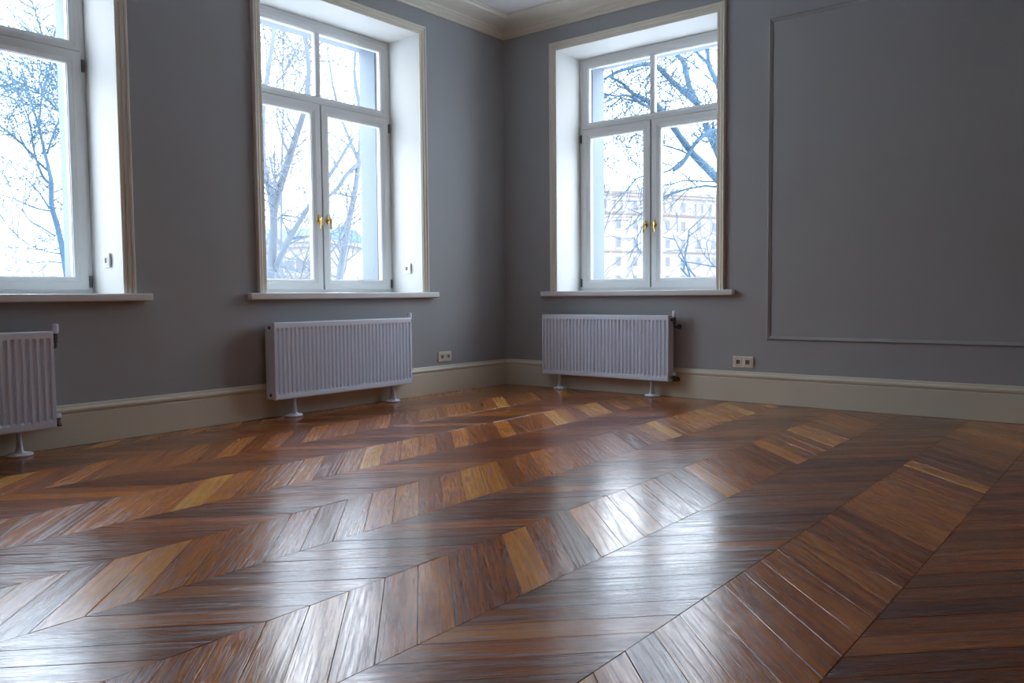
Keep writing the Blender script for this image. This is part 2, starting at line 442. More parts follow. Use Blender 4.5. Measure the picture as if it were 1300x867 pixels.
def make_window(name, mirror):
    w = empty(name, kind='structure')
    xl, xr = SP + 0.001, NW - SP - 0.001
    zt, zb = Z1 - 0.016, Z0 + 0.0005
    mid = NW / 2
    tr0, tr1 = 2.150, 2.195        # transom between leaves and top light
    # outer frame with transom
    bm = bmesh.new()
    bar_frame(bm, [(0, 0), (0.026, 0), (0.028, 0.004), (0.028, 0.03), (0.045, 0.03), (0.045, 0.075), (0, 0.075)], xl, xr, zb, zt, FD)
    box(bm, xl + 0.0275, xr - 0.0275, FD + 0.012, FD + 0.075, tr0 - 0.02, tr1 + 0.02)
    link('window_frame', bm, 'frame', w, bevel=0.0012)
    # leaf / top light profile
    def leafprof(wd):
        return [(0, 0), (wd - 0.030, 0), (wd - 0.028, 0.003), (wd - 0.024, 0.003), (wd - 0.012, 0.010), (wd - 0.006, 0.012), (wd - 0.004, 0.018),
                (wd, 0.020), (wd, 0.05), (0, 0.05)]
    glass_prof_y = FD + 0.036
    # top light: sash in two panes
    lt = empty('top_light', parent=w)
    bm = bmesh.new()
    x0, x1, z0, z1 = xl + 0.026, xr - 0.026, 2.172, zt - 0.026
    bar_frame(bm, leafprof(0.055), x0, x1, z0, z1, FD + 0.002)
    link('sash_frame', bm, 'frame', lt, bevel=0.0008)
    bm = bmesh.new()
    Y = Vector((0, 1, 0))
    sweep(bm, [(-0.024, 0.020), (-0.019, 0.010), (-0.007, 0.004), (0.007, 0.004), (0.019, 0.010), (0.024, 0.020), (0.024, 0.045), (-0.024, 0.045)],
          [(Vector((mid, FD + 0.002, z0 + 0.053)), Vector((1, 0, 0)), Y), (Vector((mid, FD + 0.002, z1 - 0.053)), Vector((1, 0, 0)), Y)])
    link('glazing_bar', bm, 'frame', lt)
    for a, b in ((x0 + 0.053, mid - 0.0242), (mid + 0.0242, x1 - 0.053)):
        link('glass_pane', mesh_box(a, b, glass_prof_y, glass_prof_y + 0.004, z0 + 0.053, z1 - 0.053), 'glass', lt)
    # two opening leaves
    L0, L1 = xl + 0.026, xr - 0.026
    for side in (0, 1):
        a, b = (L0, mid - 0.006) if side == 0 else (mid + 0.006, L1)
        lf = empty('window_leaf', parent=w)
        z0, z1 = 0.829, 2.166
        bm = bmesh.new(); bar_frame(bm, leafprof(0.076), a, b, z0, z1, FD - 0.008)
        link('leaf_frame', bm, 'frame', lf, bevel=0.0015)
        link('glass_pane', mesh_box(a + 0.074, b - 0.074, glass_prof_y - 0.008, glass_prof_y - 0.004, z0 + 0.074, z1 - 0.074), 'glass', lf)
        # handle: oval rose, neck and drop lever
        hx = b - 0.034 if side == 0 else a + 0.034
        hz = 1.335
        bm = bmesh.new()
        O = Vector((hx, 0, hz)); y0 = FD - 0.0085
        n = 28; rings = []
        for rr, hh in ((1.0, 0), (1.0, 0.003), (0.86, 0.006), (0.62, 0.0065), (0.55, 0.009), (0.3, 0.010)):
            ring = []
            for i in range(n):
                t = 2 * PI * i / n
                lob = 1 + 0.10 * math.cos(4 * t) + 0.05 * math.cos(8 * t)
                ring.append(bm.verts.new((hx + 0.0185 * rr * lob * math.cos(t), y0 - hh, hz + 0.034 * rr * lob * math.sin(t))))
            rings.append(ring)
        for R0, R1 in zip(rings, rings[1:]):
            for i in range(n): bm.faces.new((R0[i], R0[(i + 1) % n], R1[(i + 1) % n], R1[i]))
        bm.faces.new(rings[-1]); bm.faces.new(rings[0])
        tube(bm, [Vector((hx, y0 - 0.005, hz)), Vector((hx, y0 - 0.022, hz)), Vector((hx, y0 - 0.040, hz))], [0.009, 0.0065, 0.0085], 14)
        sx = -1 if side == 0 else 1
        tube(bm, [Vector((hx, y0 - 0.036, hz + 0.020)), Vector((hx, y0 - 0.040, hz + 0.008)), Vector((hx, y0 - 0.040, hz - 0.01)), Vector((hx + sx * 0.003, y0 - 0.038, hz - 0.035)),
                  Vector((hx + sx * 0.006, y0 - 0.036, hz - 0.060)), Vector((hx + sx * 0.007, y0 - 0.036, hz - 0.070))], [0.004, 0.009, 0.0085, 0.006, 0.0085, 0.003], 12)
        link('handle', bm, 'brass', lf, smooth=True)
        for zz in (z0 + 0.045, z1 - 0.075):
            hxx = a - 0.010 if side == 0 else b + 0.010
            bm = bmesh.new()
            lathe(bm, [(0.0, 0), (0.0075, 0.002), (0.0085, 0.006), (0.0085, 0.066), (0.0075, 0.070), (0.0, 0.072)][1:-1], 12, Vector((hxx, FD - 0.011, zz - 0.036)))
            link('hinge', bm, 'hinge', lf, smooth=True)
    # dark gasket in the meeting joint
    link('gasket', mesh_box(mid - 0.0058, mid + 0.0058, FD + 0.004, FD + 0.03, 0.83, 2.165), 'rubber', w)
    # sill board
    bm = bmesh.new()
    box(bm, -0.150, NW + 0.145, -0.052, -0.0006, Z0 - 0.042, Z0)
    link('window_sill', bm, 'sill', w, bevel=0.008, seg=3)
    bm = bmesh.new()
    box(bm, 0.0008, NW - 0.0008, -0.0008, FD + 0.05, Z0 - 0.0425, Z0)
    # splayed board inside the niche
    for v in bm.verts:
        if v.co.y > 0.1: v.co.x += 0.020 if v.co.x < 0.3 else -0.020
    link('sill_board', bm, 'sill', w)
    # architrave: three sides; a = outward from the niche edge, b = projection into the room
    AR = [(0, 0), (0, 0.010), (0.003, 0.013), (0.018, 0.013), (0.021, 0.010), (0.024, 0.010), (0.028, 0.017), (0.040, 0.020), (0.044, 0.016),
          (0.047, 0.016), (0.052, 0.024), (0.060, 0.026), (0.0655, 0.022), (0.0675, 0.012), (0.0675, 0)]
    Y = Vector((0, -1, 0)); yb = -0.0006
    bm = bmesh.new()
    sweep(bm, AR, [(Vector((-0.0005, yb, Z0 + 0.0005)), Vector((-1, 0, 0)), Y), (Vector((-0.0005, yb, Z1)), Vector((-1, 0, 1)), Y),
                   (Vector((NW + 0.0005, yb, Z1)), Vector((1, 0, 1)), Y), (Vector((NW + 0.0005, yb, Z0 + 0.0005)), Vector((1, 0, 0)), Y)])
    link('architrave', bm, 'trim', w)
    # outside drip ledge
    link('drip_ledge', mesh_box(0.097, NW - 0.097, FD + 0.087, WT + 0.05, Z0 + 0.031, Z0 + 0.04), 'roof', w)
    return w

def place_left(w, s0):
    """put a locally built window on wall_left: local x -> -Y, local y -> -X (a mirror, baked into the meshes)"""
    def rec(o):
        for c in [c for c in bpy.data.objects if c.parent == o]:
            if c.type == 'MESH':
                for v in c.data.vertices: v.co = Vector((-v.co.y, -v.co.x, v.co.z))
                c.data.flip_normals()
            rec(c)
    rec(w)
    w.location = (0, -s0, 0)
w = make_window('window_1', False); place_left(w, W1[0])
w = make_window('window_2', False); place_left(w, W2[0])
w = make_window('window_3', False); w.location = (W3[0], 0, 0)

# ------------------------------------------------------------------ radiators
# local: x along the wall 0..length, y = 0 the wall face, -y into the room
def make_radiator(length, front, loc, rz, valve, label, mirror_valves=False):
    root = empty('radiator', loc, rz, label, 'radiator')
    zb, zt = 0.122, 0.616
    yf = -front
    n = int(round(length / 0.0333)); p = (length - 0.016) / n
    # front panel: pressed vertical flutes
    bm = bmesh.new()
    xs = []
    xs.append((0.0, 0.004)); xs.append((0.003, 0.0)); 
    for i in range(n):
        x0 = 0.008 + i * p
        xs += [(x0 + 0.0062, 0.0), (x0 + 0.0088, 0.013), (x0 + p - 0.0088, 0.013), (x0 + p - 0.0062, 0.0)]
    xs += [(length - 0.003, 0.0), (length, 0.004)]
    zs = [(zb, 0.010, 0), (zb + 0.003, 0.002, 0), (zb + 0.010, 0.0, 0), (zb + 0.034, 0.0, 0), (zb + 0.041, 0, 0.55), (zb + 0.047, 0, 1),
          (zt - 0.047, 0, 1), (zt - 0.041, 0, 0.55), (zt - 0.034, 0, 0), (zt - 0.008, 0, 0), (zt - 0.002, 0.002, 0), (zt, 0.008, 0)]
    grid = [[bm.verts.new((x, yf + dz + (d * k if 2 < i < len(xs) - 2 or k == 0 else 0) + (d if (i in (0, len(xs) - 1)) and k == 0 and dz < 0.004 else 0), z))
             for i, (x, d) in ((i, (x, d if (k_ or i in (0, len(xs) - 1)) else 0.0)) for i, (x, d) in enumerate(xs))] for (z, dz, k), k_ in ((t, t[2]) for t in zs)]
    for A, B in zip(grid, grid[1:]):
        for i in range(len(xs) - 1): bm.faces.new((A[i], A[i + 1], B[i + 1], B[i]))
    # return edges so the panel has thickness
    back = yf + 0.021
    for row in (grid[0], grid[-1]):
        ext = [bm.verts.new((v.co.x, back, v.co.z)) for v in row]
        for i in range(len(row) - 1): bm.faces.new((row[i], row[i + 1], ext[i + 1], ext[i]))
    for ci in (0, -1):
        colv = [r[ci] for r in grid]
        ext = [bm.verts.new((v.co.x, back, v.co.z)) for v in colv]
        for i in range(len(colv) - 1): bm.faces.new((colv[i], colv[i + 1], ext[i + 1], ext[i]))
    o = link('front_panel', bm, 'radiator', root)
    # rear panel and convector body
    yb = -0.038
    bm = bmesh.new(); box(bm, 0.012, length - 0.012, yb - 0.014, yb, zb + 0.004, zt - 0.014)
    link('rear_panel', bm, 'radiator', root, bevel=0.004)
    bm = bmesh.new()
    m = int(length / 0.025)
    for i in range(m):
        x = 0.02 + (length - 0.04) * i / (m - 1)
        box(bm, x - 0.0006, x + 0.0006, yf + 0.023, yb - 0.016, zb + 0.03, zt - 0.03)
    link('convector_fins', bm, 'rad_dark', root)
    # side covers with a hole for the tapping
    for sx in (0, 1):
        x0, x1 = (-0.0016, 0.0002) if sx == 0 else (length - 0.0002, length + 0.0016)
        bm = bmesh.new(); box(bm, x0, x1, yf + 0.004, yb - 0.002, zb + 0.004, zt - 0.003)
        sc = link('side_cover', bm, 'radiator', root, bevel=0.0006)
        for zz in (zb + 0.032, zt - 0.032):
            bm = bmesh.new()
            sg = -1 if sx == 0 else 1
            xx = x0 if sx == 0 else x1
            lathe(bm, [(0.011, 0.0), (0.011, 0.003 * sg), (0.008, 0.006 * sg), (0.004, 0.0065 * sg)], 16, Vector((xx, (yf + yb) / 2, zz)), 'x')
            link('plug', bm, 'steel' if (sx == 0) == (not mirror_valves) or True else 'steel', sc)
    # top grille: rails and cross bars
    bm = bmesh.new()
    yA, yB = yf + 0.006, yb - 0.001
    box(bm, 0, length, yA, yA + 0.008, zt - 0.004, zt - 0.0005); box(bm, 0, length, yB - 0.008, yB, zt - 0.004, zt - 0.0005)
    box(bm, 0, length, (yA + yB) / 2 - 0.004, (yA + yB) / 2 + 0.004, zt - 0.0045, zt - 0.001)
    m = int(length / 0.02)
    for i in range(m + 1):
        x = (length - 0.004) * i / m
        box(bm, x, x + 0.005, yA + 0.007, yB - 0.007, zt - 0.0042, zt - 0.0008)
    link('top_grille', bm, 'radiator', root)
    # floor stands: oval pad, flared post, fork under the body
    for fx in (length * 0.135, length * (0.865 if length > 1.18 else 0.87)):
        cy = (yf + yb) / 2 - 0.008
        bm = bmesh.new()
        rings = []
        for (rx, ry, z) in ((0.060, 0.044, 0.0012), (0.062, 0.046, 0.004), (0.062, 0.046, 0.010), (0.054, 0.042, 0.015), (0.022, 0.036, 0.019), (0.014, 0.031, 0.032),
                            (0.010, 0.024, 0.065), (0.010, 0.020, 0.100), (0.012, 0.022, zb - 0.004), (0.014, 0.03, zb + 0.001)):
            rings.append([bm.verts.new((fx + rx * math.cos(2 * PI * k / 24), cy + ry * math.sin(2 * PI * k / 24), z)) for k in range(24)])
        for R0, R1 in zip(rings, rings[1:]):
            for k in range(24): bm.faces.new((R0[k], R0[(k + 1) % 24], R1[(k + 1) % 24], R1[k]))
        bm.faces.new(rings[0]); bm.faces.new(rings[-1])
        link('floor_stand', bm, 'radiator', root, smooth=True)
    # valves on the given side
    sg = valve; xe = length if sg > 0 else 0.0
    ym = (yf + yb) / 2
    V_ = Vector
    zv = zt - 0.032
    tv = bmesh.new()
    tube(tv, [V_((xe + sg * 0.0025, ym, zv)), V_((xe + sg * 0.030, ym, zv))], [0.008, 0.008], 14)
    lathe(tv, [(0.011, -0.030), (0.012, -0.022), (0.010, -0.018), (0.013, -0.006), (0.013, 0.012), (0.010, 0.014), (0.012, 0.020)], 18, V_((xe + sg * 0.030, ym, zv)))
    tube(tv, [V_((xe + sg * 0.030, ym, zv - 0.026)), V_((xe + sg * 0.030, ym, zv - 0.05)), V_((xe + sg * 0.030, ym + 0.02, zv - 0.055)), V_((xe + sg * 0.030, -0.003, zv - 0.055))], [0.0075] * 4, 12)
    lathe(tv, [(0.020, 0.0), (0.020, -0.003), (0.010, -0.010)], 20, V_((xe + sg * 0.030, -0.003, zv - 0.055)), 'y')
    vo = link('thermostatic_valve', tv, 'steel', root, smooth=True)
    hd = bmesh.new()
    lathe(hd, [(0.012, 0.018), (0.0155, 0.022), (0.0165, 0.028), (0.0165, 0.060), (0.0145, 0.066), (0.006, 0.068)], 20, V_((xe + sg * 0.030, ym, zv)))
    link('valve_head', hd, 'radiator', vo, smooth=True)
    lv = bmesh.new(); zl = zb + 0.032
    tube(lv, [V_((xe + sg * 0.0025, ym, zl)), V_((xe + sg * 0.030, ym, zl))], [0.008, 0.008], 14)
    lathe(lv, [(0.009, -0.030), (0.013, -0.028), (0.013, -0.010), (0.010, -0.008), (0.012, 0.012), (0.012, 0.016)], 18, V_((xe + sg * 0.030, ym, zl)))
    tube(lv, [V_((xe + sg * 0.030, ym + 0.010, zl - 0.018)), V_((xe + sg * 0.030, -0.026, zl - 0.018))], [0.0075, 0.0075], 12)
    lathe(lv, [(0.019, -0.0235), (0.019, -0.027), (0.010, -0.034)], 20, V_((xe + sg * 0.030, 0, zl - 0.018)), 'y')
    lo = link('lockshield_valve', lv, 'steel', root, smooth=True)
    cp = bmesh.new()
    lathe(cp, [(0.012, 0.014), (0.013, 0.018), (0.013, 0.034), (0.010, 0.037)], 18, V_((xe + sg * 0.030, ym, zl)))
    link('valve_cap', cp, 'radiator', lo, smooth=True)
    return root

# on wall_left: rotate so that local +x runs towards the corner (+Y), local -y towards +X
make_radiator(1.20, 0.140, (0, -2.488, 0), PI / 2, 1, 'white panel radiator under the middle window, on the grey wall left of the corner')
make_radiator(1.20, 0.140, (0, -5.000, 0), PI / 2, 1, 'white panel radiator under the leftmost window, cut off by the photo edge')
make_radiator(1.160, 0.125, (0.487, 0, 0), 0.0, 1, 'white panel radiator under the right window, just right of the room corner')

# ------------------------------------------------------------------ sockets
def rrect(cx, cz, w, h, r, n=5):
    pts = []
    for (sx, sz, a0) in ((1, 1, 0), (-1, 1, 90), (-1, -1, 180), (1, -1, 270)):
        for i in range(n + 1):
            a = math.radians(a0 + 90 * i / n)
            pts.append((cx + sx * (w / 2 - r) + r * math.cos(a), cz + sz * (h / 2 - r) + r * math.sin(a)))
    return pts
def socket(name, gangs, mat, loc, rz, label, cat):
    root = empty(name, loc, rz, label, cat)
    w = 0.081 + 0.071 * (gangs - 1)
    bm = bmesh.new()
    loops = [(w, 0.081, 0.0005), (w, 0.081, -0.006), (w - 0.005, 0.076, -0.009)]
    rings = [[bm.verts.new((x, y, z)) for x, z in rrect(0, 0, a, b, 0.006)] for a, b, y in loops]
    for R0, R1 in zip(rings, rings[1:]):
        k = len(R0)
        for i in range(k): bm.faces.new((R0[i], R0[(i + 1) % k], R1[(i + 1) % k], R1[i]))
    wi = 0.071 * (gangs - 1) + 0.0562
    inn = [[bm.verts.new((x, y, z)) for x, z in rrect(0, 0, wi, 0.0562, 0.004)] for y in (-0.009, -0.0012)]
    for R0, R1 in ((rings[-1], inn[0]), (inn[0], inn[1])):
        k = len(R0)
        for i in range(k): bm.faces.new((R0[i], R0[(i + 1) % k], R1[(i + 1) % k], R1[i]))
    bm.faces.new(inn[1]); bm.faces.new(rings[0])
    if gangs > 1: box(bm, -0.0079, 0.0079, -0.009, -0.0012, -0.0281, 0.0281)
    link('frame', bm, mat, root)
    for g in range(gangs):
        cx = (g - (gangs - 1) / 2) * 0.071
        bm = bmesh.new()
        # raised insert with a round well
        k = 24
        outer = [bm.verts.new((cx + x, -0.002, z)) for x, z in rrect(0, 0, 0.055, 0.055, 0.004)]
        top = [bm.verts.new((cx + x, -0.0118, z)) for x, z in rrect(0, 0, 0.053, 0.053, 0.004)]
        n = len(outer)
        ang = [math.atan2(v.co.z, v.co.x - cx) for v in top]
        ci = [bm.verts.new((cx + 0.0205 * math.cos(t), -0.0118, 0.0205 * math.sin(t))) for t in ang]
        cb = [bm.verts.new((cx + 0.0195 * math.cos(t), -0.0022, 0.0195 * math.sin(t))) for t in ang]
        for R0, R1 in ((outer, top), (top, ci), (ci, cb)):
            for i in range(n): bm.faces.new((R0[i], R0[(i + 1) % n], R1[(i + 1) % n], R1[i]))
        ins = link('socket_insert', bm, mat, root)
        bm = bmesh.new()
        lathe(bm, [(0.0190, 0.0005), (0.0190, -0.0016), (0.018, -0.002)], 24, Vector((cx, 0, 0)), 'y')
        link('contact_well', bm, 'socket_d', ins)
        bm = bmesh.new()
        for dx in (-0.0095, 0.0095):
            lathe(bm, [(0.0027, -0.0018), (0.0027, -0.0026)], 10, Vector((cx + dx, 0, 0)), 'y')
        for dz in (-0.0175, 0.0175):
            box(bm, cx - 0.002, cx + 0.002, -0.009, -0.002, dz - 0.0012, dz + 0.0012)
        link('contact', bm, 'chrome', ins)
    return root
socket('double_socket', 2, 'socket', (2.1805, -0.0008, 0.286), 0.0, 'ivory double wall socket on the right-hand wall, below the raised wall panel corner', 'wall socket')
socket('double_socket', 2, 'socket', (0.0008, -0.7905, 0.289), PI / 2, 'ivory double wall socket on the left-hand wall, beside the middle radiator near the corner', 'wall socket')
sp = math.atan2(SP, FD)
for s0, txt in ((W1[0], 'small white single socket on the white reveal of the leftmost window'), (W2[0], 'small white single socket on the white reveal of the middle window')):
    q = 0.140
    # reveal face nearer the corner, looking towards -Y
    socket('reveal_socket', 1, 'socket_w', (-q, -(s0 + SP * q / FD + 0.0008), 0.992), -sp, txt, 'wall socket')
bm = bmesh.new()
lathe(bm, [(0.004, 0.0), (0.004, -0.004), (0.009, -0.007), (0.009, -0.010), (0.003, -0.012)], 14, Vector((4.02, -0.0006, 1.745)), 'y')
tag(link('wall_hook', bm, 'rubber'), 'tiny dark hook or nail on the grey wall inside the raised panel', 'hook')

# ------------------------------------------------------------------ outdoors
GZ = -4.6
gp = Vector((-60, 60, 0))
bm = bmesh.new(); bmesh.ops.create_grid(bm, x_segments=40, y_segments=40, size=260)
for v in bm.verts: v.co.z = GZ + 0.25 * noise.noise(Vector((v.co.x * 0.02, v.co.y * 0.02, 0)))
o = link('ground', bm, 'ground'); tag(o, kind='structure')
o.location = (-60, 60, 0)

def smooth_path(pts, k=6):
    out = []
    P = [pts[0]] + pts + [pts[-1]]
    for i in range(1, len(P) - 2):
        for j in range(k):
            t = j / k
            a, b, c, d = P[i - 1], P[i], P[i + 1], P[i + 2]
            out.append(0.5 * ((2 * b) + (c - a) * t + (2 * a - 5 * b + 4 * c - d) * t * t + (3 * b - a - 3 * c + d) * t ** 3))
    out.append(pts[-1]); return out

def twig(bm, rnd, p, d, ln, r, depth, droop):
    n = 4 if depth > 1 else 3
    pts = [p]; q = p.copy(); dd = d.normalized()
    for i in range(n):
        dd = (dd + Vector((rnd.gauss(0, .20), rnd.gauss(0, .20), rnd.gauss(0, .20) + droop))).normalized()
        q = q + dd * (ln / n); pts.append(q.copy())
    rr = [r * (1 - 0.5 * i / n) for i in range(n + 1)]
    tube(bm, pts, rr, 4 if r > 0.012 else 3, cap=False)
    if depth > 0:
        kids = rnd.randint(3, 4) if depth > 1 else rnd.randint(2, 4)
        for c in range(kids):
            t = rnd.uniform(0.2, 1.0); i = min(int(t * n), n - 1)
            bp = pts[i].lerp(pts[i + 1], t * n - i)
            base = (pts[i + 1] - pts[i]).normalized()
            side = Vector((rnd.gauss(0, 1), rnd.gauss(0, 1), rnd.gauss(0.15, 1)))
            side = (side - base * side.dot(base)).normalized()
            twig(bm, rnd, bp, base * 0.8 + side * rnd.uniform(0.5, 0.95), ln * rnd.uniform(0.45, 0.7), max(r * 0.62, 0.0045), depth - 1, droop)

def tree(limbs, label, mat, seed, twigs=1.0, tl=1.3, depth=2, droop=0.02, loc_i=0):
    """limbs: list of (points [(px, py, dist)...] or Vectors, r0, r1, number of twigs)"""
    rnd = random.Random(seed)
    paths = []
    for pts, r0, r1, nt in limbs:
        w = [p if isinstance(p, Vector) else out_there(*p) for p in pts]
        if isinstance(pts[0], Vector):
            a, b = w[0], w[1]
            w = [a] + [a.lerp(b, t) for t in (0.5, 0.75, 0.88, 0.95)] + w[1:]
        paths.append((smooth_path(w), r0, r1, nt))
    base = paths[0][0][0].copy()
    root = empty('bare_tree', base, 0, label, 'tree', 'bare trees outside the windows')
    bt = bmesh.new(); btw = bmesh.new()
    for pts, r0, r1, nt in paths:
        pts = [p - base for p in pts]
        m = len(pts)
        tube(bt, pts, [r0 + (r1 - r0) * (i / (m - 1)) for i in range(m)], 9)
        for k in range(int(nt * twigs * 2.0)):
            t = rnd.uniform(0.12, 1.0) * (m - 1); i = min(int(t), m - 2)
            p = pts[i].lerp(pts[i + 1], t - i); b = (pts[i + 1] - pts[i]).normalized()
            side = Vector((rnd.gauss(0, 1), rnd.gauss(0, 1), rnd.gauss(0.1, 1)))
            side = (side - b * side.dot(b)).normalized()
            rmin = 0.00056 * math.hypot(base.x - 4.5, base.y + 5.6)
            r = max(rmin, (r0 + (r1 - r0) * t / m) * rnd.uniform(0.14, 0.34))
            twig(btw, rnd, p, b * 0.7 + side, tl * rnd.uniform(0.5, 1.3), r, depth, droop)
    link('trunk', bt, mat, root, smooth=True)
    link('twigs', btw, mat, root)['kind'] = 'stuff'
    return root

def foot(px, py, dist):
    p = out_there(px, py, dist); return Vector((p.x, p.y, GZ - 0.1))

# seen through the leftmost window
tree([([foot(90, 360, 13), (85, 352, 13), (76, 300, 13), (66, 262, 13), (65, 232, 13), (62, 215, 13.2), (56, 190, 13.4), (50, 165, 13.5), (40, 130, 13.6), (30, 95, 14)], 0.0650, 0.0090, 10),
      ([(65, 235, 13), (55, 225, 13.2), (47, 205, 12.8), (42, 185, 12.6), (36, 150, 12.2), (20, 110, 12)], 0.0225, 0.0060, 12),
      ([(62, 218, 13.2), (48, 205, 13.2), (30, 185, 12.8), (8, 165, 12.4), (-20, 152, 12)], 0.0200, 0.0060, 12),
      ([(63, 265, 13), (50, 245, 13.1), (38, 232, 13.4), (30, 223, 13.6)], 0.0150, 0.0050, 2),
      ([(64, 268, 13), (45, 264, 12.7), (30, 258, 12.4), (14, 251, 12.2), (-8, 246, 12)], 0.0130, 0.0050, 3),
      ([(70, 300, 13), (52, 288, 13.3), (38, 280, 13.5), (29, 264, 13.8), (36, 250, 14), (40, 238, 14)], 0.0140, 0.0045, 2),
      ([(76, 322, 13), (58, 319, 12.8), (40, 312, 12.5), (20, 300, 12.2)], 0.0120, 0.0040, 3),
      ([(80, 334, 13), (60, 332, 13.2), (40, 334, 13.4), (24, 330, 13.6), (8, 347, 13.8)], 0.0120, 0.0040, 3),
      ([(60, 195, 13.4), (68, 170, 13.6), (80, 140, 13.8), (92, 110, 14), (100, 60, 14.4), (96, 0, 15)], 0.0175, 0.0060, 14),
      ([(50, 168, 13.5), (52, 130, 13.9), (62, 90, 14.2), (70, 40, 14.6), (78, -20, 15)], 0.0150, 0.0050, 14)],
     'bare bluish tree outside the leftmost window with a thin trunk and dense fine twigs', 'bark', 3, twigs=1.0, tl=1.1, depth=2)
tree([([foot(140, 350, 28.0), (120, 300, 28.0), (112, 180, 28.0), (96, 60, 28.0), (60, -60, 28.0)], 0.14, 0.03, 27.0),
      ([(114, 180, 28.0), (90, 120, 27.6), (60, 60, 27.2), (40, 0, 27.0)], 0.05, 0.014, 29.0),
      ([(114, 200, 28.0), (90, 160, 28.4), (50, 118, 28.8), (10, 98, 29.0)], 0.05, 0.014, 29.0)],
     'second bare tree whose twigs fill the top right of the leftmost window', 'bark', 8, tl=1.5)
# middle window, left leaf: forked trunk
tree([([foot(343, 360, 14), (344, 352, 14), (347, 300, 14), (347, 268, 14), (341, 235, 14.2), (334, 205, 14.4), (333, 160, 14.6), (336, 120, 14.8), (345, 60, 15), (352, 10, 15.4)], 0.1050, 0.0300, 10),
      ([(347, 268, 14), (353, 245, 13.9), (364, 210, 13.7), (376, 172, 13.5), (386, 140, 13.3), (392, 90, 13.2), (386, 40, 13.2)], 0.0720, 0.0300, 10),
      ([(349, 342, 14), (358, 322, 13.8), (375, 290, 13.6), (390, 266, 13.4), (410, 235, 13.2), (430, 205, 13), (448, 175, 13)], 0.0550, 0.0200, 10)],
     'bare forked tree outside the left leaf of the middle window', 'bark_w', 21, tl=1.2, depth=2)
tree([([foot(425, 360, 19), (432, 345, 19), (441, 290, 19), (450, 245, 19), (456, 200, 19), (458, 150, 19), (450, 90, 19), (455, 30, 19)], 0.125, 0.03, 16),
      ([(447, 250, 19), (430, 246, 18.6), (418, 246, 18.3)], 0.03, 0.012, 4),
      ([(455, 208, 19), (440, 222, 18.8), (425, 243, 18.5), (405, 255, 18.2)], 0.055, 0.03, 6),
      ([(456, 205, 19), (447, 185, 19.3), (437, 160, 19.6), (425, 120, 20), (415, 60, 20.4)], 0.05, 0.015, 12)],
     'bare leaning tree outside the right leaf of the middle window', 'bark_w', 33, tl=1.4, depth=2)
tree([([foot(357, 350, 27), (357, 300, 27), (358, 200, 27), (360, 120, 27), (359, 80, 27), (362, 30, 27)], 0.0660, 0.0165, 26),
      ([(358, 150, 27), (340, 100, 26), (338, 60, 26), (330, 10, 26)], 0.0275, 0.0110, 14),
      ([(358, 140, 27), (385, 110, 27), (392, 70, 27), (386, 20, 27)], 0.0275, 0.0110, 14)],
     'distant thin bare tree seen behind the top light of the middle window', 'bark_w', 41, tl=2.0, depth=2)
# right window
tree([([foot(965, 340, 10.5), (955, 300, 10.5), (930, 250, 10.5), (905, 222, 10.4), (880, 196, 10.2), (862, 172, 10), (850, 152, 9.8), (830, 128, 9.5)], 0.0855, 0.0256, 8),
      ([(930, 250, 10.5), (916, 205, 10.6), (903, 175, 10.7), (893, 150, 10.8), (884, 130, 10.9), (875, 110, 11), (868, 80, 11.1), (858, 68, 11.2), (850, 50, 11.3)], 0.0556, 0.0239, 8),
      ([(886, 132, 10.9), (870, 118, 10.6), (852, 102, 10.3), (836, 86, 10), (822, 81, 9.8), (800, 86, 9.5), (782, 92, 9.3), (768, 100, 9.1)], 0.0427, 0.0137, 13),
      ([(945, 190, 11), (922, 130, 11), (908, 100, 11.1), (900, 82, 11.2), (898, 60, 11.3), (893, 30, 11.4)], 0.0470, 0.0171, 6),
      ([(903, 84, 11.2), (890, 72, 11.4), (880, 60, 11.6), (868, 40, 11.8)], 0.0256, 0.0128, 6),
      ([(862, 172, 10), (838, 142, 9.8), (822, 128, 9.6), (805, 120, 9.4), (790, 106, 9.2), (775, 98, 9)], 0.0359, 0.0120, 13),
      ([(832, 140, 9.6), (815, 132, 9.2), (800, 122, 9), (785, 122, 8.8), (765, 132, 8.6)], 0.0205, 0.0085, 10),
      ([(872, 198, 10.2), (850, 216, 10), (828, 222, 9.8), (810, 226, 9.6), (800, 236, 9.5), (793, 246, 9.4)], 0.0114, 0.0076, 4),
      ([(915, 165, 10.6), (900, 168, 10.4), (886, 178, 10.2), (876, 192, 10.1), (866, 208, 10), (855, 216, 9.9)], 0.0291, 0.0222, 4),
      ([(915, 165, 10.6), (898, 180, 10.4), (880, 170, 10.2)], 0.0171, 0.0085, 3)],
     'bare tree outside the right window, thick blue-grey branches leaning in from the right', 'bark', 57, tl=0.85, depth=2, droop=-0.04)
tree([([foot(935, 360, 24), (928, 340, 24), (920, 310, 24), (905, 285, 24), (900, 262, 24)], 0.0450, 0.0135, 3),
      ([(925, 335, 24), (905, 328, 23.5), (880, 326, 23), (850, 330, 22.6)], 0.0135, 0.0054, 2),
      ([(912, 300, 24), (895, 290, 24), (880, 268, 24), (868, 258, 24)], 0.0135, 0.0054, 2)],
     'smaller pale bare tree low in front of the building in the right window', 'bark_w', 66, tl=1.5, depth=2)

